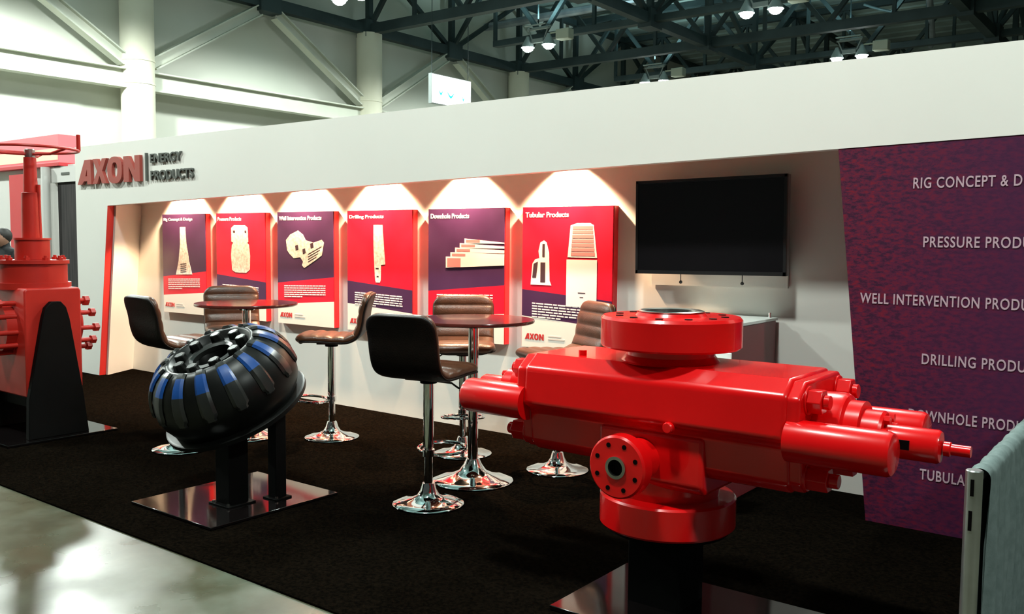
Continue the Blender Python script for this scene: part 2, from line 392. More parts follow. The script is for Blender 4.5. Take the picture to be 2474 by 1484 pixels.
# hanging lit sign
t = thing('hanging_sign', 'glowing white square sign with cyan marks hanging above the booth', 'sign', (-20.0, 22.66, 6.0))
b = MB(); b.box((0, 0, 0.48), (0.14, 1.96, 0.96)); b.build('sign_box', 'lamp_body', t)
b = MB(); b.box((0.075, 0, 0.48), (0.01, 1.92, 0.92)); b.build('sign_face', 'glow_sign', t)
b = MB()
def wave(y0, y1, z, h):
    n = 8; top = [(y0 + (y1 - y0) * k / n, z + h * math.sin(PI * 1.6 * k / n + 2.2)) for k in range(n + 1)]
    bot = [(p[0], p[1] - 0.07 * math.sin(PI * k / n) - 0.005) for k, p in enumerate(top)]
    b.prism(top + bot[::-1], 0.082, 0.09, lambda u, v, d: Vector((d, u, v)))
wave(-0.65, -0.45, 0.42, 0.05); wave(-0.25, 0.12, 0.40, 0.07); wave(0.52, 0.62, 0.36, 0.05)
b.build('sign_mark', 'sign_cyan', t, smooth=False)
for s in (-0.9, 0.9):
    b = MB(); b.tube([(0, s, 0.96), (0, s, 6.0)], 0.012, 6); b.build('hanging_wire', 'truss', t)

# ================================================================== BOOTH SHELL
YF, YB = 5.12, 5.64; TH = 0.075
def otop(x): return 1.903 + (x + 9.483) * (2.085 - 1.903) / (9.483 - 1.634)
XR = -0.36
fpl = lambda x, z, d: Vector((x, d, z))
t = thing('booth_fascia', 'long white booth front fascia with slanted left pier and raised company sign', 'booth wall', (0, 0, 0))
b = MB(); b.prism([(-10.17, 0.011), (-9.746, 0.011), (-9.483, 1.903), (XR, otop(XR)), (XR, 2.57), (-10.17, 2.57)], YF, YF + TH, fpl)
b.build('fascia_board', 'fascia', t, smooth=False)
b = MB(); b.prism([(-9.746, 0.011), (-9.483, 1.902), (-9.478, 1.902), (-9.741, 0.011)], YF - 0.001, YF + TH, fpl)
b.build('reveal_strip', 'red_edge', t, smooth=False)['label'] = 'red slanted inner edge'
# lettering
def axon(x0, x1, z0, z1, y, depth, m, parent, name='logo_lettering'):
    W = x1 - x0; H = z1 - z0; b = MB()
    def P(poly):
        b.prism([(x0 + u * W, z0 + v * H) for u, v in poly], y, y - depth, fpl)
    # A with a long slanting left leg
    P([(0, 0), (.075, 0), (.11, .13), (.165, .13), (.165, .33), (.135, .33), (.165, .62), (.165, 1.0), (.125, 1.0)])
    P([(.165, 1.0), (.165, 0), (.235, 0), (.225, 1.0)])
    # X
    P([(.262, 1), (.335, 1), (.375, .68), (.415, 1), (.485, 1), (.415, .5), (.485, 0), (.41, 0), (.372, .32), (.33, 0), (.255, 0), (.335, .5)])
    # O
    n = 24; cx, cz = .615, .5
    for k in range(n):
        a0, a1 = 2 * PI * k / n, 2 * PI * (k + 1) / n
        def se(a, rx, rz):
            c, s_ = math.cos(a), math.sin(a)
            return (cx + rx * math.copysign(abs(c) ** .8, c), cz + rz * math.copysign(abs(s_) ** .8, s_))
        P([se(a0, .045, .30), se(a0, .115, .53), se(a1, .115, .53), se(a1, .045, .30)])
    # N
    P([(.755, 0), (.835, 0), (.835, .58), (.925, 0), (1, 0), (1, 1), (.925, 1), (.925, .44), (.835, 1), (.755, 1)])
    return b.build(name, m, parent, smooth=False)
axon(-10.054, -8.765, 2.142, 2.412, YF, 0.035, 'logo_red', t)
b = MB(); b.box((-8.67, YF - 0.012, 2.286), (0.024, 0.024, 0.285)); b.build('divider_bar', 'logo_grey', t)
text_obj('lettering', 'ENERGY', -8.594, -8.037, 2.322, 2.415, YF, 'logo_grey', t, 0.02, bold=0.018, space=1.0)
text_obj('lettering', 'PRODUCTS', -8.589, -7.836, 2.146, 2.243, YF, 'logo_grey', t, 0.02, bold=0.018, space=1.0)

b = MB(); b.box(((-10.25 + XR) / 2, YB + 0.03, 1.285), (XR + 10.25, 0.06, 2.57)); struct(b.build('wall_back', 'recess'), 'white back wall of the booth recess')
b = MB(); b.prism([(-9.483, YF + TH + .002), (-9.44, YF + TH + .002), (-9.69, YB), (-9.739, YB)], 0, 1, lambda x, y, d: Vector((x - (1 - d) * 0.268, y, d * 1.93)))
struct(b.build('wall_side', 'recess', smooth=False), 'white slanting left side wall of the recess')
b = MB(); b.box(((-10.17 + XR) / 2, (YF + TH + YB) / 2, 2.535), (XR + 10.17 - 0.01, YB - YF - TH, 0.03)); struct(b.build('ceiling_recess', 'recess'))
b = MB(); b.box((XR + 0.02, (YF + YB) / 2 + 0.03, 1.285), (0.04, YB - YF + 0.06, 2.57)); struct(b.build('wall_right', 'recess'))
b = MB(); b.box((-10.19, (YF + YB) / 2 + 0.04, 1.285), (0.03, YB - YF - 0.0, 2.57)); struct(b.build('trim_1', 'recess'))
b = MB(); b.box(((-10.3 + 0.1) / 2, (2.435 + 5.635) / 2, 0.005), (10.4, 5.635 - 2.435, 0.010)); o = b.build('booth_carpet', 'carpet', smooth=False)
tag(o, 'black booth carpet covering the floor in front of the white wall', 'carpet')

# purple panel
t = thing('product_panel', 'tall mottled crimson and violet panel with list of product lines, slanted left edge', 'display panel')
b = MB(); b.prism([(-1.412, 0.011), (-1.634, otop(-1.634) - .001), (XR, otop(XR) - .001), (XR, 0.011)], YF + 0.004, YF + 0.05, fpl); b.build('panel_board', 'panel', t, smooth=False)
for s_, x0, z0 in (('RIG CONCEPT & DESIGN', -1.232, 1.853), ('PRESSURE PRODUCTS', -1.170, 1.541), ('WELL INTERVENTION PRODUCTS', -1.485, 1.229),
                   ('DRILLING PRODUCTS', -1.153, 0.917), ('DOWNHOLE PRODUCTS', -1.208, 0.612), ('TUBULAR PRODUCTS', -1.139, 0.293)):
    text_obj('lettering', s_, x0, -0.555, z0, z0 + 0.058, YF + 0.003, 'lettering', t, 0.003, bold=0.012, space=1.12)

# ------------------------------------------------------------------ posters
PX0 = [-9.178, -8.17, -7.165, -6.165, -5.165, -4.175]; PW = 0.822; PZ0, PZ1 = 0.736, 1.817; PY = 5.58
HT = PZ1 - PZ0
TITLES = ['Rig Concept & Design', 'Pressure Products', 'Well Intervention Products', 'Drilling Products', 'Downhole Products', 'Tubular Products']
TW = [0.55, 0.40, 0.62, 0.44, 0.42, 0.40]
PLAB = ['leftmost wall poster, purple with a white drilling tower picture',
        'red wall poster with a glowing white canister picture, behind the left table',
        'purple wall poster with a pale machine picture, right of the left table',
        'red wall poster with a slim white tool picture, behind the side-on stool',
        'purple wall poster with a stack of pale pipes, behind the right table',
        'rightmost red wall poster, with large threaded pipe picture, beside the television']
def poster(i):
    x0 = PX0[i]; red = i % 2 == 1
    t = thing('wall_poster', PLAB[i], 'poster', (x0, PY, PZ0), group='product posters on the booth wall')
    b = MB(); b.box((PW / 2, 0.032, HT / 2), (PW, 0.056, HT)); b.build('backing_box', 'p_side', t, smooth=False)
    def q(u, v): return (u * (PW - 0.012) + 0.004, (1 - v) * HT)
    lay = 0.0
    def pol(b, poly, d):
        b.prism([q(*p) for p in poly], -d, 0.004, lambda x, z, y: Vector((x, y, z)))
    l1, r1, l2, r2 = (.585, .64, .775, .825) if red else (.635, .565, .826, .775)
    b = MB()
    b.mi = 1 if red else 0; pol(b, [(0, 0), (1, 0), (1, r1), (0, l1)], 0)
    b.mi = 0 if red else 1; pol(b, [(0, l1), (1, r1), (1, r2), (0, l2)], 0)
    b.mi = 2; pol(b, [(0, l2), (1, r2), (1, 1), (0, 1)], 0)
    b.build('print', ['p_purple', 'p_red', 'p_white'], t, smooth=False)
    zt = HT - 0.075
    text_obj('title', TITLES[i], 0.03, 0.03 + TW[i], zt - 0.005, zt + 0.035, 0.0, 'p_text', t, 0.002, bold=0.02)
    # paragraph printed as fine broken lines
    b = MB(); rows = 6; vv = 0.66 if not red else 0.675
    for r in range(rows):
        u = 0.12; end = 0.86 if r < rows - 1 else 0.45
        while u < end:
            wd = random.uniform(0.03, 0.09); e = min(u + wd, end)
            sl = ((r1 - l1) * 0.35)
            pol(b, [(u, vv + r * .019 + sl * u), (e, vv + r * .019 + sl * e), (e, vv + r * .019 + .009 + sl * e), (u, vv + r * .019 + .009 + sl * u)], 0.002)
            u = e + 0.011
    b.build('text_block', 'p_text', t, smooth=False)
    axon(0.035, 0.215, 0.062, 0.108, 0.0, 0.002, 'p_logo', t)
    b = MB(); pol(b, [(.31, .905), (.46, .905), (.46, .915), (.31, .915)], 0.002); pol(b, [(.31, .925), (.50, .925), (.50, .935), (.31, .935)], 0.002)
    b.build('fine_print', 'p_grey', t, smooth=False)
    b = MB(); b.mi = 0
    if i == 0:
        pol(b, [(.42, .13), (.55, .13), (.57, .30), (.61, .42), (.62, .47), (.69, .60), (.31, .61), (.38, .47), (.39, .42), (.42, .30)], 0.002)
        b.mi = 3
        for k in range(5): pol(b, [(.42 + .02 * (k % 2), .50 + .02 * k), (.56, .49 + .02 * k), (.56, .497 + .02 * k), (.42, .507 + .02 * k)], 0.003)
    elif i == 1:
        pol(b, [(.32, .14), (.38, .115), (.60, .115), (.66, .14), (.67, .27), (.645, .28), (.68, .30), (.70, .40), (.69, .53), (.62, .56), (.40, .56), (.33, .54), (.31, .40), (.33, .30), (.36, .28), (.32, .27)], 0.002)
        b.mi = 3; pol(b, [(.36, .165), (.40, .165), (.40, .185), (.36, .185)], 0.003); pol(b, [(.60, .165), (.63, .165), (.63, .185), (.60, .185)], 0.003)
    elif i == 2:
        pol(b, [(.16, .25), (.24, .20), (.38, .165), (.47, .20), (.52, .25), (.66, .27), (.80, .245), (.84, .27), (.80, .38), (.70, .42), (.49, .495), (.45, .47), (.47, .44), (.42, .40), (.30, .41), (.22, .37), (.18, .34)], 0.002)
        b.mi = 3
        for (u, v) in ((.46, .33), (.60, .28), (.33, .30)):
            pol(b, [(u, v), (u + .05, v - .01), (u + .06, v + .03), (u + .01, v + .04)], 0.003)
        for k in range(4): pol(b, [(.56, .37 + .022 * k), (.80 - .03 * k, .30 + .03 * k), (.80 - .03 * k, .306 + .03 * k), (.56, .376 + .022 * k)], 0.003)
    elif i == 3:
        pol(b, [(.42, .12), (.56, .12), (.58, .28), (.60, .44), (.535, .445), (.53, .57), (.515, .59), (.455, .59), (.445, .57), (.43, .44), (.42, .28)], 0.002)
        b.mi = 3; pol(b, [(.455, .47), (.50, .47), (.50, .478), (.455, .478)], 0.003); pol(b, [(.47, .535), (.50, .535), (.50, .545), (.47, .545)], 0.003)
    elif i == 4:
        for k in range(5):
            u = .24 + .065 * (4 - k) if k < 4 else .24
            u = .245 + .062 * (4 - k); v0 = .225 + .035 * k; hh = .037 if k < 4 else .085
            b.mi = 1; pol(b, [(u, v0), (1, v0 + .012 * (4 - k) * .6), (1, v0 + hh + (.0 if k < 4 else -.03)), (u, v0 + hh)], 0.002 + .0005 * k)
            b.mi = 2; pol(b, [(u + .02, v0 + .010), (u + .20, v0 + .010), (u + .20, v0 + hh - .008), (u + .02, v0 + hh - .008)], 0.0025 + .0005 * k)
    else:
        b.mi = 1; pol(b, [(.55, .13), (.62, .115), (.76, .115), (.80, .13), (.84, .35), (.52, .35)], 0.002)
        b.mi = 2
        for k in range(7): pol(b, [(.575 - .003 * k, .135 + .03 * k), (.79 + .004 * k, .135 + .03 * k), (.79 + .004 * k, .158 + .03 * k), (.575 - .003 * k, .158 + .03 * k)], 0.003)
        b.mi = 1; pol(b, [(.51, .365), (.84, .365), (.84, .69), (.51, .69)], 0.003)
        b.mi = 3; pol(b, [(.64, .59), (.72, .59), (.72, .596), (.64, .596)], 0.004); pol(b, [(.66, .62), (.70, .62), (.70, .625), (.66, .625)], 0.004)
        b.mi = 1; pol(b, [(.21, .25), (.25, .235), (.28, .25), (.31, .32), (.32, .52), (.34, .55), (.10, .55), (.12, .40), (.15, .37), (.20, .36), (.19, .31)], 0.002)
        b.mi = 3; pol(b, [(.235, .26), (.262, .26), (.262, .35), (.235, .35)], 0.003); pol(b, [(.215, .39), (.27, .39), (.27, .53), (.215, .53)], 0.003); pol(b, [(.135, .40), (.185, .385), (.165, .50), (.12, .50)], 0.003)
    b.build('picture', ['p_cream', 'p_text', 'p_pink', 'p_dark'], t, smooth=False)
    return t
for i in range(6): poster(i)

# recess spotlights, one over each poster, hung from the recess ceiling
SLAB = ['leftmost', 'second from the left', 'third from the left', 'fourth from the left', 'fifth from the left', 'rightmost']
def make_spot():
    t = thing('recess_spotlight', 'x', 'spotlight')
    b = MB(); b.cyl((0, 0, 0.0), (0, 0, -0.03), 0.045, n=20); b.tube([(0, 0, -0.03), (0, 0, -0.19)], 0.012, 8); b.build('mount', 'black_paint', t)
    b = MB(); b.lathe([(0, 0.06), (0.035, 0.06), (0.042, 0.0), (0.045, -0.06), (0.038, -0.06), (0.03, 0.0), (0, 0.0)], (0, 0, -0.23), (0, -0.15, 1), 20); b.build('lamp_head', 'black_paint', t)
    b = MB(); b.cyl((0, 0.010, -0.275), (0, 0.0102, -0.276), 0.034, n=20); b.build('lamp_lens', 'glow_spot', t)
    ld = bpy.data.lights.new('spot_lamp', 'SPOT'); ld.energy = SPOT_P; ld.color = (1.0, 0.66, 0.40); ld.shadow_soft_size = 0.03
    ld.spot_size = math.radians(104); ld.spot_blend = 0.3
    lo = bpy.data.objects.new('spot_lamp', ld); C.objects.link(lo); lo.parent = t; lo.location = (0, 0.012, -0.305)
    lo.rotation_euler = (math.radians(9), 0, 0)
    return t
sp0 = make_spot()
for i in range(6):
    t = sp0 if i == 0 else copy_tree(sp0)
    t.location = (PX0[i] + PW / 2, 5.435, 2.519); t['label'] = 'small black spotlight hidden behind the fascia, %s over its poster' % SLAB[i]; t['group'] = 'recess spotlights over the posters'

# ------------------------------------------------------------------ television
t = thing('television', 'large black flat television mounted on the white booth wall', 'television', (-2.575, 5.47, 1.663)); t.rotation_euler = (0, math.radians(-0.7), 0)
TWd, THt = 1.065, 0.635
b = MB(); b.box((0, 0.03, 0), (TWd, 0.05, THt)); b.build('casing', 'tv_edge', t, bevel=0.004)
b = MB()
for c, d in (((0, 0, THt / 2 - .009), (TWd, .02, .018)), ((0, 0, -THt / 2 + .012), (TWd, .02, .024)), ((-TWd / 2 + .009, 0, 0), (.018, .02, THt)), ((TWd / 2 - .009, 0, 0), (.018, .02, THt))): b.box(c, d)
b.build('bezel', 'tv_frame', t, smooth=False)
b = MB(); b.box((0, 0.0, 0), (TWd - .03, 0.012, THt - .04)); b.build('screen', 'tv_black', t)
b = MB(); b.box((0, 0.10, 0.02), (0.7, 0.09, 0.36)); b.box((0, 0.155, -0.15), (0.98, 0.02, 0.5)); b.build('wall_bracket', 'recess', t)
for x in (-0.22, 0.22):
    b = MB(); b.tube([(x, 0.06, -0.30), (x, 0.06, -0.365)], 0.003, 6); b.lathe([(0, -0.385), (0.010, -0.38), (0.012, -0.37), (0.004, -0.36), (0, -0.36)], (x, 0.06, 0), (0, 0, 1), 10)
    b.build('pull_cord', 'tv_frame', t)

# ------------------------------------------------------------------ cabinet with tray
t = thing('display_cabinet', 'maroon counter cabinet with clear rimmed top, behind the red machine flange', 'cabinet', (-2.44, 5.2, 0.012))
b = MB(); b.box((0, -0.02, 0.525), (0.58, 0.88, 1.05)); b.build('body', 'cab', t, bevel=0.006)
b = MB(); b.box((0, -0.02, 1.058), (0.60, 0.88, 0.016)); b.build('top', 'acrylic', t)
b = MB(); b.box((0, -0.475, 0.55), (0.27, 0.018, 0.98)); b.build('door', 'cab', t, bevel=0.004)
for x, y in ((0.27, 0.36), (0.27, -0.40), (-0.27, 0.36), (-0.27, -0.40)):
    b = MB(); b.cyl((x, y, 1.066), (x, y, 1.10), 0.010, n=12); b.build('corner_peg', 'chrome', t)
t = thing('brochure_tray', 'white flat tray on a slim stand between cabinet and red machine', 'tray', (-2.16, 4.50, 0.012))
b = MB(); b.box((0, 0, 0.895), (0.30, 0.24, 0.02)); b.box((0, 0.115, 0.915), (0.30, 0.01, 0.05)); b.build('tray', 'acrylic', t, bevel=0.004)
b = MB(); b.cyl((0, 0, 0.012), (0, 0, 0.886), 0.018, n=16); b.build('pole', 'chrome', t)
b = MB(); b.cyl((0, 0, 0), (0, 0, 0.014), 0.13, n=32); b.build('base', 'chrome', t)

# ================================================================== BAR STOOLS AND TABLES
def catmull(P, n):
    out = []
    P = [P[0]] + P + [P[-1]]
    for i in range(1, len(P) - 2):
        for k in range(n):
            s = k / n; p0, p1, p2, p3 = [Vector(q) for q in P[i - 1:i + 3]]
            out.append(0.5 * ((2 * p1) + (-p0 + p2) * s + (2 * p0 - 5 * p1 + 4 * p2 - p3) * s * s + (-p0 + 3 * p1 - 3 * p2 + p3) * s ** 3))
    out.append(Vector(P[-2])); return out
SH = catmull([(0.235, 0.765), (0.205, 0.788), (0.08, 0.79), (-0.06, 0.782), (-0.15, 0.785), (-0.215, 0.825), (-0.245, 0.90), (-0.262, 1.0), (-0.285, 1.08), (-0.305, 1.135)], 9)
def pad(i0, i1, nr, end0, end1, W=0.225, T=0.024, rib=0.013):
    b = MB(); P = SH[i0:i1 + 1]; N = len(P)
    L = [0.0]
    for k in range(1, N): L.append(L[-1] + (P[k] - P[k - 1]).length)
    tot = L[-1]; rings = []; n = 28
    for k in range(N):
        t = P[min(k + 1, N - 1)] - P[max(k - 1, 0)]; t.normalize(); nrm = Vector((t.y, -t.x))
        if nrm.y < 0 and abs(nrm.y) > abs(nrm.x): nrm = -nrm
        # inner side = up for the seat, forward for the back
        nrm = Vector((t.y, -t.x)) if True else nrm
        w = W; th = 1.0
        def rnd(dist, R=0.085):
            if dist >= R: return 1.0
            return math.sqrt(max(0.0, 1 - (1 - dist / R) ** 2))
        if end0: w = W - 0.085 * (1 - rnd(L[k])); th = min(th, 0.35 + 0.65 * rnd(L[k], 0.03))
        if end1: w = min(w, W - 0.085 * (1 - rnd(tot - L[k]))); th = min(th, 0.35 + 0.65 * rnd(tot - L[k], 0.03))
        ph = (L[k] / tot * nr) % 1.0
        rb = rib * (abs(math.sin(PI * ph)) ** 0.45)
        ring = []
        for j in range(n):
            a = 2 * PI * j / n; c, s_ = math.cos(a), math.sin(a)
            yy = w * math.copysign(abs(c) ** 0.35, c); hh = math.copysign(abs(s_) ** 0.7, s_)
            off = hh * (T * th + (rb * th if hh > 0 else 0)) 
            p = P[k] + nrm * off
            ring.append(b.bm.verts.new((p.x, yy, p.y)))
        rings.append(ring)
    for A, B in zip(rings, rings[1:]):
        for j in range(n): b.face([A[j], A[(j + 1) % n], B[(j + 1) % n], B[j]])
    b.face(rings[0]); b.face(rings[-1][::-1])
    return b
# check the normal side once: for the seat (travelling -x) the inner side must be +z
def make_stool():
    t = thing('bar_stool', 'x', 'bar stool')
    b = MB(); b.lathe([(0, 0.0), (0.205, 0.0), (0.21, 0.006), (0.205, 0.012), (0.16, 0.022), (0.10, 0.036), (0.065, 0.055), (0.048, 0.085), (0.040, 0.115), (0.036, 0.125), (0, 0.125)], n=64); b.build('base', 'chrome', t, ang=50)
    b = MB(); b.cyl((0, 0, 0.10), (0, 0, 0.40), 0.0255, n=28); b.build('lower_column', 'chrome', t)
    b = MB(); b.cyl((0, 0, 0.335), (0, 0, 0.735), 0.031, n=28, ch=0.004); b.build('upper_column', 'chrome', t)
    b = MB(); b.box((0, 0, 0.748), (0.20, 0.20, 0.018)); b.cyl((0, 0, 0.715), (0, 0, 0.745), 0.05, n=24); b.build('seat_bracket', 'black_paint', t, bevel=0.004)
    pts = []
    for k in range(28):
        a = 2 * PI * k / 28; pts.append((0.155 + 0.125 * math.cos(a), 0.15 * math.sin(a), 0.30 + 0.012 * math.cos(a)))
    b = MB(); b.tube(pts, 0.010, 10, True); b.cyl((0, 0, 0.285), (0, 0, 0.325), 0.036, n=24); b.build('footrest', 'chrome', t)
    b = MB(); b.tube([(0, -0.04, 0.73), (0.01, -0.15, 0.725), (0.015, -0.19, 0.70), (0.015, -0.22, 0.695)], 0.006, 8); b.build('lever', 'chrome', t)
    sp = 44
    pad(0, sp, 5, True, False).build('seat', 'leather', t, ang=75)
    pad(sp, len(SH) - 1, 4, False, True).build('backrest', 'leather', t, ang=75)
    # plain dark shell behind the ribbed cushions
    b = MB(); P = SH; N = len(P); rings = []; n = 20
    tot = sum((P[k + 1] - P[k]).length for k in range(N - 1)); L = 0
    for k in range(N):
        if k: L += (P[k] - P[k - 1]).length
        tt = P[min(k + 1, N - 1)] - P[max(k - 1, 0)]; tt.normalize(); nrm = Vector((tt.y, -tt.x))
        d = min(L, tot - L); R = 0.085; w = 0.229 - 0.085 * (1 - (1.0 if d >= R else math.sqrt(max(0, 1 - (1 - d / R) ** 2))))
        ring = []
        for j in range(n):
            a = 2 * PI * j / n; c, s_ = math.cos(a), math.sin(a)
            p = P[k] + nrm * (-0.017 + 0.015 * math.copysign(abs(s_) ** .8, s_)); ring.append(b.bm.verts.new((p.x, w * math.copysign(abs(c) ** .35, c), p.y)))
        rings.append(ring)
    for A, B in zip(rings, rings[1:]):
        for j in range(n): b.face([A[j], A[(j + 1) % n], B[(j + 1) % n], B[j]])
    b.face(rings[0]); b.face(rings[-1][::-1])
    b.build('shell', 'leather_black', t, ang=75)
    return t
FZ = 0.012
def az(fx, fy): return math.atan2(fy, fx)
stool0 = make_stool()
stools = [(-5.86, 3.69, az(0.06, 0.60), 'leftmost dark bar stool, back to the left, beside the cream recess side wall'),
          (-6.38, 4.52, az(0.60, -0.36), 'bar stool behind the left round table, only its top showing over the black dome'),
          (-5.32, 4.65, az(-0.62, -0.52), 'bar stool seen side-on between the two tables, brown ribbed seat'),
          (-3.52, 3.81, az(-0.10, 0.56), 'nearest bar stool with its black back to the viewer, before the right table'),
          (-4.18, 4.89, az(0.50, -0.58), 'brown bar stool facing forward behind the right round table'),
          (-3.38, 4.94, az(-0.36, -0.62), 'rightmost brown bar stool, partly behind the big red machine')]
for k, (x, y, a, lb) in enumerate(stools):
    t = stool0 if k == 0 else copy_tree(stool0)
    t.location = (x, y, FZ); t.rotation_euler = (0, 0, a); t['label'] = lb; t['group'] = 'bar stools around the two high tables'
def make_table():
    t = thing('bar_table', 'x', 'table')
    b = MB(); b.lathe([(0, 1.022), (0.375, 1.022), (0.388, 1.028), (0.39, 1.038), (0.386, 1.046), (0, 1.046)], n=72); b.build('tabletop', 'mahogany', t, ang=50)
    b = MB(); b.cyl((0, 0, 0.99), (0, 0, 1.024), 0.06, 0.11, n=28); b.build('top_flange', 'chrome', t)
    b = MB(); b.cyl((0, 0, 0.10), (0, 0, 1.0), 0.033, n=32); b.build('pole', 'chrome', t)
    b = MB(); b.lathe([(0, 0.0), (0.255, 0.0), (0.262, 0.006), (0.256, 0.013), (0.20, 0.026), (0.13, 0.045), (0.085, 0.07), (0.058, 0.11), (0.042, 0.145), (0, 0.145)], n=72); b.build('base', 'chrome', t, ang=50)
    return t
tb = make_table(); tb.location = (-5.87, 4.27, FZ); tb['label'] = 'left round mahogany bar table, behind the black dome'; tb['group'] = 'round bar tables'
tb2 = copy_tree(tb); tb2.location = (-3.65, 4.37, FZ); tb2['label'] = 'right round mahogany bar table on a chrome trumpet base'

# ================================================================== BIG RED MACHINE
BX, BY = -1.745, 3.38
stand = thing('machine_stand', 'black square pedestal with glossy floor plate carrying the big red machine', 'stand', (BX, BY, FZ))
b = MB(); b.box((0.165, -0.05, 0.010), (1.02, 0.64, 0.02)); b.build('floor_plate', 'black_gloss', stand, bevel=0.003)
b = MB(); b.box((0, 0, 0.18), (0.235, 0.235, 0.33)); b.build('post', 'black_paint', stand, bevel=0.004)
b = MB(); b.cyl((0, 0, 0.335), (0, 0, 0.352), 0.26, n=48); b.build('top_plate', 'black_paint', stand)
t = thing('blowout_preventer', 'huge glossy red oilfield pressure valve machine with flanges and side cylinders', 'machine', (BX, BY, 0))
def xprof(poly, x0, x1, name, bev=0.02, m='bop_red', par=None):
    b = MB(); b.prism(poly, x0, x1, lambda y, z, x: Vector((x, y, z)))
    return b.build(name, m, par or t, bevel=bev, seg=4)
half = [(-.19, 1.062), (-.262, 1.005), (-.272, .845), (-.225, .815), (-.21, .67), (-.165, .63)]
full = half + [(-y, z) for y, z in half[::-1]]
xprof(full, -0.57, 0.60, 'valve_body', 0.018)
# central block standing slightly proud around the vertical bore
xprof([(-.15, .80), (-.238, .80), (-.238, .60), (-.20, .565), (.20, .565), (.238, .60), (.238, .80), (.15, .80)], -0.20, 0.27, 'center_block', 0.018)
b = MB(); b.cyl((0, 0, 0.49), (0, 0, 0.68), 0.215, 0.235, n=64, ch=0.01); b.build('lower_neck', 'bop_red', t)
b = MB(); b.lathe([(0.13, 0.364), (0.275, 0.364), (0.285, 0.374), (0.285, 0.492), (0.277, 0.50), (0.20, 0.504), (0.13, 0.504)], n=80, closed=True); b.build('bottom_flange', 'bop_red', t)
b = MB(); b.cyl((0, 0, 1.05), (0, 0, 1.13), 0.185, n=64); b.lathe([(0.185, 1.085), (0.205, 1.062), (0.22, 1.058)], n=64); b.build('upper_neck', 'bop_red', t)
b = MB(); b.lathe([(0.105, 1.118), (0.285, 1.118), (0.293, 1.126), (0.293, 1.236), (0.283, 1.248), (0.15, 1.25), (0.140, 1.262), (0.128, 1.262), (0.118, 1.15), (0.105, 1.13)], n=96, closed=True); tf = b.build('top_flange', 'bop_red', t)
for k in range(12):
    a = 2 * PI * (k + .5) / 12
    b = MB(); b.cyl((0.222 * math.cos(a), 0.222 * math.sin(a), 1.246), (0.222 * math.cos(a), 0.222 * math.sin(a), 1.2515), 0.016, n=14); b.build('bolt_hole', 'bore', tf)
b = MB(); b.lathe([(0.128, 1.256), (0.137, 1.268), (0.128, 1.272), (0.112, 1.268), (0.108, 1.24), (0.10, 1.17), (0.122, 1.17)], n=64, closed=True); b.build('seal_ring', 'steel', t)
b = MB(); b.cyl((0, 0, 1.16), (0, 0, 1.175), 0.12, n=48); b.build('bore', 'bore', t)
# side outlet
ZO = 0.685
b = MB(); b.cyl((0, -0.20, ZO), (0, -0.39, ZO), 0.085, n=40); b.build('outlet_neck', 'bop_red', t)
b = MB(); b.lathe([(0.04, 0), (0.116, 0), (0.124, 0.008), (0.124, 0.062), (0.117, 0.070), (0.04, 0.070)], (0, -0.43, ZO), (0, 1, 0), 64, closed=True); of = b.build('outlet_flange', 'bop_red', t)
for k in range(8):
    a = PI / 8 + PI * k / 4
    b = MB(); b.cyl((0.091 * math.cos(a), -0.428, ZO + 0.091 * math.sin(a)), (0.091 * math.cos(a), -0.432, ZO + 0.091 * math.sin(a)), 0.0095, n=16); b.build('bolt_hole', 'bore', of)
b = MB(); b.lathe([(0.032, 0), (0.044, 0), (0.044, 0.03), (0.032, 0.03)], (0, -0.438, ZO), (0, 1, 0), 40, closed=True); b.build('outlet_ring', 'steel', t)
b = MB(); b.cyl((0, -0.40, ZO), (0, -0.41, ZO), 0.042, n=32); b.build('outlet_bore', 'bore', t)
b = MB(); b.lathe([(0, 0), (.018, 0), (.022, .006), (.022, .03), (0, .03)], (0.14, -0.29, 0.835), (0, 1, 0), 24); b.build('plug', 'bop_red', t)
b = MB(); b.cyl((-0.36, -0.12, 1.055), (-0.36, -0.12, 1.085), 0.018, n=20); b.build('plug', 'bop_red', t)
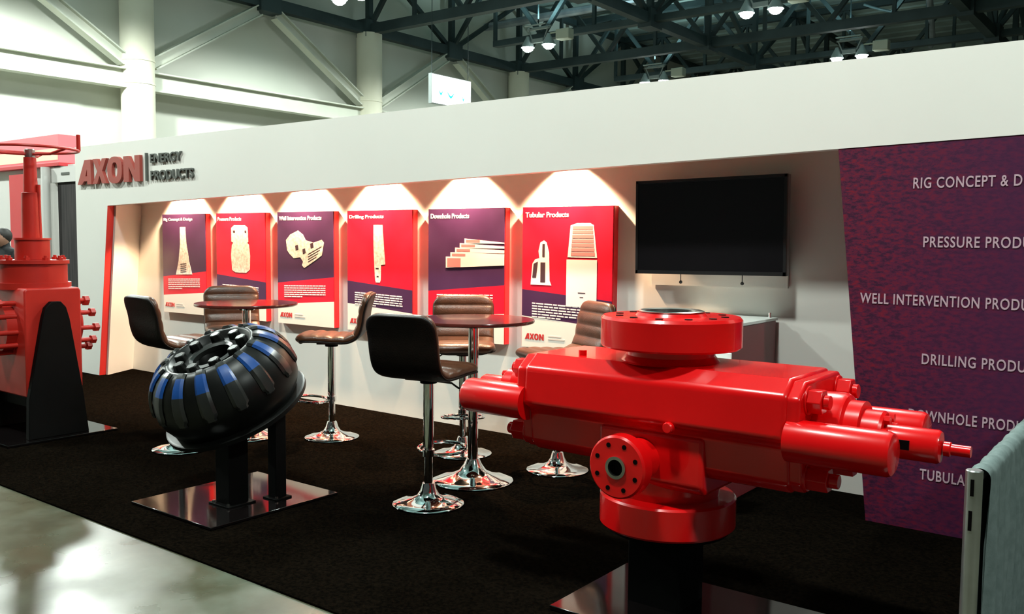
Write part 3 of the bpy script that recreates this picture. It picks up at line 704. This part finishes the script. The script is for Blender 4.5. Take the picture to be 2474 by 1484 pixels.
# ends: door, nuts, cylinders, operator, tail housing and stem
def hexnut(b, x0, x1, y, z, r, s):
    b.cyl((x0 * s, y, z), (x1 * s, y, z), r, n=6)
for s in (-1, 1):
    e = 0.60 if s > 0 else 0.57
    door = [(y * 0.97, 0.845 + (z - 0.845) * 0.96) for y, z in full]
    xprof(door, s * (e - 0.01), s * (e + 0.045), 'end_door', 0.012)
    for (y, z, r, l) in ((-.165, .985, .048, .075), (.165, .985, .050, .075), (-.15, .70, .048, .11), (.15, .70, .05, .11)):
        b = MB(); b.cyl((s * (e + .04), y, z), (s * (e + .052), y, z), r * 1.12, n=28); hexnut(b, e + .05, e + .05 + l * .7, y, z, r, s)
        b.cyl((s * (e + .05 + l * .7), y, z), (s * (e + .05 + l), y, z), r * .55, n=20)
        b.build('door_bolt', 'bop_red', t, bevel=0.003)
    for y in (-.23, .23):
        b = MB(); x1 = 0.965 if s > 0 else 0.915
        prof = [(0, 0), (.078, 0), (.078, x1 - e - .02), (.072, x1 - e - .006), (.060, x1 - e), (0, x1 - e)]
        b.lathe(prof, (s * (e + .0), y, 0.845), (s, 0, 0), 48)
        b.build('ram_cylinder', 'bop_red', t)
    b = MB(); b.lathe([(0, 0), (.135, 0), (.135, .10), (.128, .112), (.112, .12), (.112, .17), (0, .17)], (s * (e + .03), 0, 0.865), (s, 0, 0), 48); b.build('operator_drum', 'bop_red', t)
    b = MB(); b.lathe([(0, 0), (.095, 0), (.095, .075), (.088, .085), (0, .085)], (s * (e + .19), 0, 0.855), (s, 0, 0), 48)
    for k in range(8):
        a = PI / 8 + 2 * PI * k / 8; yy = .074 * math.cos(a); zz = .855 + .074 * math.sin(a)
        b.cyl((s * (e + .27), yy, zz), (s * (e + .295), yy, zz), .016, n=6)
    b.build('bolted_cap', 'bop_red', t)
    x1 = 1.075 if s > 0 else 1.02
    b = MB(); b.lathe([(0, 0), (.060, 0), (.060, x1 - e - .295), (.054, x1 - e - .285), (.024, x1 - e - .28), (0, x1 - e - .28)], (s * (e + .27), 0, 0.845), (s, 0, 0), 40)
    hs = b.build('tail_housing', 'bop_red', t)
    if s > 0:
        b = MB(); b.box((0.942, -0.052, 0.848), (0.052, 0.022, 0.034)); sl = b.build('slot', 'bore', hs)
    b = MB(); b.lathe([(0, 0), (.026, 0), (.026, .02), (.020, .024), (.020, .085), (.0, .085)], (s * x1 * 0.995, 0, 0.842), (s, 0, 0), 20); b.build('stem', 'bop_red', t)
b = MB(); b.cyl((.63, -.10, .97), (.63, -.10, .995), .015, n=12); b.build('grease_fitting', 'steel', t)

# ================================================================== BLACK DOME PACKER
AXD = (ROT @ Vector((-0.27, 0.86, 0.42))).normalized()
stand = thing('dome_stand', 'two black posts on a glossy black floor plate under the black dome', 'stand', (-4.46, 3.16, FZ))
b = MB(); b.box((0, 0, 0.008), (0.78, 0.88, 0.016)); b.build('floor_plate', 'black_gloss', stand, bevel=0.003)
def under(dx, dy):      # height of the tilted rim's underside over a point of the stand
    return 0.605 - FZ + (-0.07 * .93 - AXD.x * (dx + 0.015) - AXD.y * dy) / AXD.z - 0.004
h1 = under(0.02, -0.155) if AXD.x > 0 else under(0.15, -0.155)
b = MB(); b.box((0.085, -0.09, h1 / 2), (0.13, 0.13, h1)); b.box((0.085, -0.09, 0.02), (0.19, 0.19, 0.012)); b.build('post', 'black_paint', stand, bevel=0.003)
h2 = under(0.20, 0.14)
b = MB(); b.box((0.20, 0.14, h2 / 2), (0.075, 0.075, h2)); b.box((0.20, 0.14, 0.02), (0.12, 0.12, 0.012)); b.build('post', 'black_paint', stand, bevel=0.003)
for x, y in ((0.02, -0.17), (0.16, -0.17), (0.02, -0.02), (0.245, 0.10)):
    b = MB(); b.cyl((x, y, 0.02), (x, y, 0.038), 0.009, n=8); b.build('anchor_bolt', 'steel', stand)
t = thing('annular_packer', 'tilted black rubber dome with blue-tipped steel segments on two black posts', 'machine part', (-4.475, 3.16, 0.605)); t.scale = (.93, .93, .93)
DOME = [(0.0, -0.03), (0.40, -0.03), (0.42, 0.0), (0.443, 0.05), (0.452, 0.11), (0.447, 0.17), (0.430, 0.23), (0.400, 0.285), (0.360, 0.33), (0.315, 0.362), (0.275, 0.378)]
b = MB(); b.lathe(DOME + [(0.255, 0.372), (0.235, 0.34), (0.20, 0.325), (0.15, 0.33), (0.125, 0.30), (0.12, 0.16), (0.0, 0.16)], (0, 0, 0), AXD, 96); b.build('rubber_body', 'rubber', t, ang=50)
b = MB(); b.lathe([(0, -0.07), (0.44, -0.07), (0.455, -0.06), (0.455, -0.035), (0.44, -0.028), (0, -0.028)], (0, 0, 0), AXD, 96); b.build('base_rim', 'rubber', t)
a_, u_, v_ = frame(AXD)
DS = catmull([Vector((r, h)) for r, h in DOME[2:]], 4)
NS = 15
for k in range(NS):
    a0 = 2 * PI * k / NS; b = MB()
    i0, i1 = 8, len(DS) - 1; rows = []
    nsub = 5
    for i in range(i0, i1 + 1):
        fr = (i - i0) / (i1 - i0)
        hw = (2 * PI / NS) * (0.25 if fr > .12 else 0.17)
        p = DS[i]; tn = DS[min(i + 1, i1)] - DS[max(i - 1, 0)]; tn.normalize(); nr = Vector((tn.y, -tn.x))
        lift = 0.016 if 0 < i - i0 and i < i1 else 0.002
        rr, hh = p.x + nr.x * lift, p.y + nr.y * lift; row = []
        for j in range(nsub + 1):
            aa = a0 + hw * (2 * j / nsub - 1)
            edge = 0.012 if j in (0, nsub) else 0
            r2, h2 = rr - nr.x * edge, hh - nr.y * edge
            row.append(b.bm.verts.new(a_ * h2 + (u_ * math.cos(aa) + v_ * math.sin(aa)) * r2))
        rows.append(row)
    for i in range(len(rows) - 1):
        fr = i / (len(rows) - 1)
        b.mi = 1 if 0.46 < fr < 0.80 else 0  # blue band across the upper part of each segment
        for j in range(nsub): b.face([rows[i][j], rows[i][j + 1], rows[i + 1][j + 1], rows[i + 1][j]])
    b.mi = 0
    b.build('steel_segment', ['dark_metal', 'blue'], t, ang=30)
b = MB(); b.lathe([(0.125, 0.31), (0.17, 0.33), (0.17, 0.345), (0.14, 0.35), (0.12, 0.34)], (0, 0, 0), AXD, 64, closed=True); b.build('throat_ring', 'dark_metal', t)
for k in range(9):
    aa = 2 * PI * k / 9 + .2; c = a_ * 0.36 + (u_ * math.cos(aa) + v_ * math.sin(aa)) * 0.20
    b = MB(); b.cyl(c - a_ * 0.05, c + a_ * 0.03, 0.045, 0.036, n=6); b.build('throat_lug', 'rubber', t, bevel=0.006)

# ================================================================== RED WELLHEAD, LEFT
WXc, WYc = -7.28, 3.31
stand = thing('wellhead_stand', 'tall black tapering pedestal on a glossy plate in front of the red wellhead', 'stand', (WXc, WYc, FZ))
b = MB(); b.box((0.02, 0, 0.008), (0.86, 0.84, 0.016)); b.build('floor_plate', 'black_gloss', stand, bevel=0.003)
poly = [(-.235, 0), (-.225, .30), (-.11, .90), (-.085, .99), (-.04, 1.035), (0.03, 1.035), (.07, .99), (.095, .90), (.19, .30), (.225, 0)]
b = MB(); b.prism(poly, 0.325, 0.375, lambda y, z, x: Vector((x, y, z + 0.016))); b.build('end_frame', 'black_paint', stand, bevel=0.004)
b = MB(); b.prism(poly, -0.375, -0.325, lambda y, z, x: Vector((x, y, z + 0.016))); b.build('end_frame', 'black_paint', stand, bevel=0.004)
b = MB(); b.box((0, 0, 0.28), (0.65, 0.30, 0.09)); b.build('cradle_bar', 'black_paint', stand)
t = thing('wellhead_valve', 'tall red wellhead valve with a thin handwheel on top, at the left edge', 'machine', (WXc, WYc, 0))
b = MB(); b.prism([(-.215, .34), (-.215, 1.14), (-.20, 1.165), (.20, 1.165), (.215, 1.14), (.215, .38), (.16, .38), (.12, .34)], -0.318, 0.318, lambda y, z, x: Vector((x, y, z))); b.build('valve_body', 'old_red', t, bevel=0.012)
b = MB(); b.cyl((0, 0, 1.15), (0, 0, 1.20), 0.27, n=48); b.cyl((0, 0, 1.19), (0, 0, 1.35), 0.245, n=48, ch=.01); b.cyl((0, 0, 1.345), (0, 0, 1.375), 0.26, n=48); b.build('bonnet', 'old_red', t)
for k in range(10):
    aa = 2 * PI * k / 10; x, y = .215 * math.cos(aa), .215 * math.sin(aa)
    b = MB(); b.cyl((x, y, 1.37), (x, y, 1.395), .026, n=6); b.cyl((x, y, 1.39), (x, y, 1.41), .013, n=12); b.build('bonnet_nut', 'old_red', t)
b = MB(); b.cyl((0, 0, 1.37), (0, 0, 1.535), 0.125, n=40, ch=.008); b.cyl((0, 0, 1.53), (0, 0, 1.545), .135, n=40); b.build('gland_housing', 'old_red', t)
b = MB(); b.cyl((0, 0, 1.54), (0, 0, 1.90), 0.073, .066, n=32, ch=.004); b.cyl((0, 0, 1.89), (0, 0, 2.17), .052, .045, n=32); b.build('stem_column', 'old_red', t)
b = MB(); b.cyl((.055, .035, 1.42), (.055, .035, 1.96), .014, n=12); b.build('indicator_rod', 'old_red', t)
ZW = 2.215
b = MB(); b.tube([(.345 * math.cos(2 * PI * k / 48), .345 * math.sin(2 * PI * k / 48), ZW + .02) for k in range(48)], .011, 10, True)
for k in range(3):
    aa = 2 * PI * k / 3 + .35; b.tube([(.03 * math.cos(aa), .03 * math.sin(aa), ZW - .02), (.2 * math.cos(aa), .2 * math.sin(aa), ZW - .02), (.34 * math.cos(aa), .34 * math.sin(aa), ZW + .015)], .011, 10)
hw = b.build('handwheel', 'old_red', t)
b = MB(); b.cyl((0, 0, 2.16), (0, 0, 2.235), .038, n=24, ch=.005); b.build('hub', 'steel', t)
b = MB(); b.cyl((.17, .30, ZW + .02), (.17, .30, ZW + .15), .016, n=14, ch=.003); b.build('spinner_handle', 'old_red', hw)
for s in (-1, 1):
    b = MB(); b.cyl((0, s * .21, .86), (0, s * .29, .86), .20, n=40); b.build('side_flange', 'old_red', t)
    for (dx, z, l) in ((.22, 1.08, .10), (.05, 1.06, .16), (.24, .98, .14), (.27, .86, .16), (.25, .76, .14), (.12, .70, .15), (-.1, 1.04, .14), (-.2, .86, .14)):
        z = z - .03
        b = MB(); b.cyl((dx * .72, s * .20, z), (dx * .72, s * (.26 + l), z), .019, n=14)
        b.cyl((dx * .72, s * (.215 + l), z), (dx * .72, s * (.25 + l), z), .036, n=6); b.build('stud', 'old_red', t)

# ================================================================== SIDE DRAPE, RIGHT
t = thing('side_rail', 'silver pipe post and rail of the low divider at the right edge', 'railing', (-0.5, 2.93, 0))
b = MB(); b.cyl((0, 0, 0.012), (0, 0, 0.885), 0.024, n=28, ch=.003); b.build('post', 'alu', t)
b = MB(); b.box((0.0, -0.0245, 0.835), (0.010, 0.003, 0.05)); b.build('slot', 'bore', t)
b = MB(); b.box((-0.002, -0.0245, 0.735), (0.010, 0.003, 0.06)); b.build('slot', 'bore', t)
b = MB(); b.cyl((0, 0.02, 0.855), (0, 2.15, 0.855), 0.018, n=20); b.build('rail', 'alu', t)
b = MB(); b.box((0, 0, 0.015), (0.35, 0.35, 0.008)); b.build('foot_plate', 'alu', t)
b = MB(); N = 260; rowsN = 16; rows = []
y0, y1 = 2.975, 5.05
# sleeve over the rail, then folds falling to the floor
prof = []
for j in range(9):
    a = PI * j / 8; prof.append((0.030 * math.cos(a), 0.855 + 0.030 * math.sin(a), 0.15))
sideA = [(0.030 - 0.004 * k / 12, 0.83 - 0.81 * k / 12, min(1.0, .25 + k * .25)) for k in range(13)]
sideB = [(-0.030 + 0.004 * k / 12, 0.83 - 0.81 * k / 12, min(1.0, .25 + k * .25)) for k in range(13)]
path = sideA[::-1] + prof + sideB
for i in range(N + 1):
    y = y0 + (y1 - y0) * i / N
    ph = 2 * PI * (y * 7.5 + 0.25 * math.sin(y * 5.1) + 0.15 * math.sin(y * 13))
    row = []
    for x, z, am in path:
        d = 0.013 * am * math.sin(ph + (0.5 * (0.86 - z))) + 0.005 * am * math.sin(ph * 2.3 + z * 2)
        row.append(b.bm.verts.new((-0.492 + x + d, y, z + (0.004 * math.sin(ph * 1.5) if z > .85 else 0))))
    rows.append(row)
for A, B in zip(rows, rows[1:]):
    for j in range(len(path) - 1): b.face([A[j], A[j + 1], B[j + 1], B[j]])
tag(b.build('side_drape', 'drape', ang=60), 'grey-green cloth drape hanging over the low rail at the right edge', 'curtain')

# ================================================================== NEIGHBOURING BOOTH, FAR LEFT
YN = 6.3
t = thing('neighbour_booth', 'neighbouring booth with glowing pink header and red and white panels at the left edge', 'booth', (0, 0, 0))
def nb(name, x0, x1, z0, z1, y0, m, th=0.1):
    b = MB(); b.box(((x0 + x1) / 2, y0 + th / 2, (z0 + z1) / 2), (x1 - x0, th, z1 - z0)); return b.build(name, m, t, smooth=False)
nb('back_panel', -16.5, -12.1, 0, 2.60, YN + .12, 'nb_white')
nb('header', -16.5, -12.98, 2.62, 3.02, YN, 'nb_glow', .3)
nb('header_strip', -16.4, -13.0, 2.66, 2.82, YN - .02, 'nb_orange', .02)
nb('header_edge', -16.5, -12.96, 2.575, 2.62, YN - .01, 'nb_red', .3)
nb('red_panel', -14.62, -14.12, 0.0, 2.50, YN + .03, 'nb_red')
nb('sign_board', -13.35, -12.3, 2.34, 2.56, YN + .02, 'nb_white')
nb('dark_curtain', -13.13, -12.3, 0.02, 2.34, YN + .05, 'nb_dark')
for x in (-13.75, -13.28):
    b = MB(); b.cyl((x, YN - .05, 0), (x, YN - .05, 2.56), .06, n=24); b.build('post', 'nb_white', t)
nb('sign_text', -12.95, -12.72, 2.44, 2.475, YN + .012, 'logo_grey', .01)

# person standing behind the wellhead
t = thing('person', 'dark-haired person in dark clothes standing behind the red wellhead at the left edge', 'person', (-11.72, 5.0, 0.0), az(0.2, -1.0))
def skin_body():
    me = bpy.data.meshes.new('body')
    J = {'pel': (0, 0, .93, .14), 'ab': (0, 0, 1.08, .125), 'ch': (0, 0, 1.27, .15), 'nk': (0.0, 0, 1.42, .06), 'hd': (.02, 0, 1.50, .075), 'tp': (.02, 0, 1.57, .07)}
    for s, n in ((1, 'l'), (-1, 'r')):
        J.update({'sh' + n: (0, .17 * s, 1.35, .065), 'el' + n: (-.02, .22 * s, 1.08, .045), 'wr' + n: (.05, .22 * s, .86, .032), 'ha' + n: (.07, .22 * s, .77, .035),
                  'hp' + n: (0, .09 * s, .88, .095), 'kn' + n: (.01, .10 * s, .48, .062), 'an' + n: (0, .10 * s, .09, .045), 'to' + n: (.14, .11 * s, .05, .04)})
    E = [('pel', 'ab'), ('ab', 'ch'), ('ch', 'nk'), ('nk', 'hd'), ('hd', 'tp')]
    for n in 'lr': E += [('ch', 'sh' + n), ('sh' + n, 'el' + n), ('el' + n, 'wr' + n), ('wr' + n, 'ha' + n), ('pel', 'hp' + n), ('hp' + n, 'kn' + n), ('kn' + n, 'an' + n), ('an' + n, 'to' + n)]
    ks = list(J); me.from_pydata([J[k][:3] for k in ks], [(ks.index(a), ks.index(c)) for a, c in E], [])
    me.materials.append(M['cloth']); o = bpy.data.objects.new('body', me); C.objects.link(o); o.parent = t
    sk = o.modifiers.new('skin', 'SKIN'); 
    if not me.skin_vertices: me.attributes
    for i, k in enumerate(ks):
        r = J[k][3]; me.skin_vertices[0].data[i].radius = (r, r)
    me.skin_vertices[0].data[0].use_root = True
    sk.use_smooth_shade = True
    sb = o.modifiers.new('sub', 'SUBSURF'); sb.levels = 2; sb.render_levels = 2
    return o
skin_body()
def blob(name, c, r, m, seg=20):
    b = MB(); prof = []
    n = 12
    for k in range(n + 1):
        a = -PI / 2 + PI * k / n; prof.append((max(0, r[0] * math.cos(a)), r[2] * math.sin(a)))
    b.lathe(prof, c, (0, 0, 1), seg); return b.build(name, m, t, ang=80)
blob('head', (.03, 0, 1.535), (.082, .08, .115), 'skin')
blob('hair', (.008, 0, 1.565), (.094, .09, .10), 'hair')
b = MB(); b.cyl((.10, 0, 1.52), (.125, 0, 1.505), .012, .016, n=10); b.build('nose', 'skin', t)
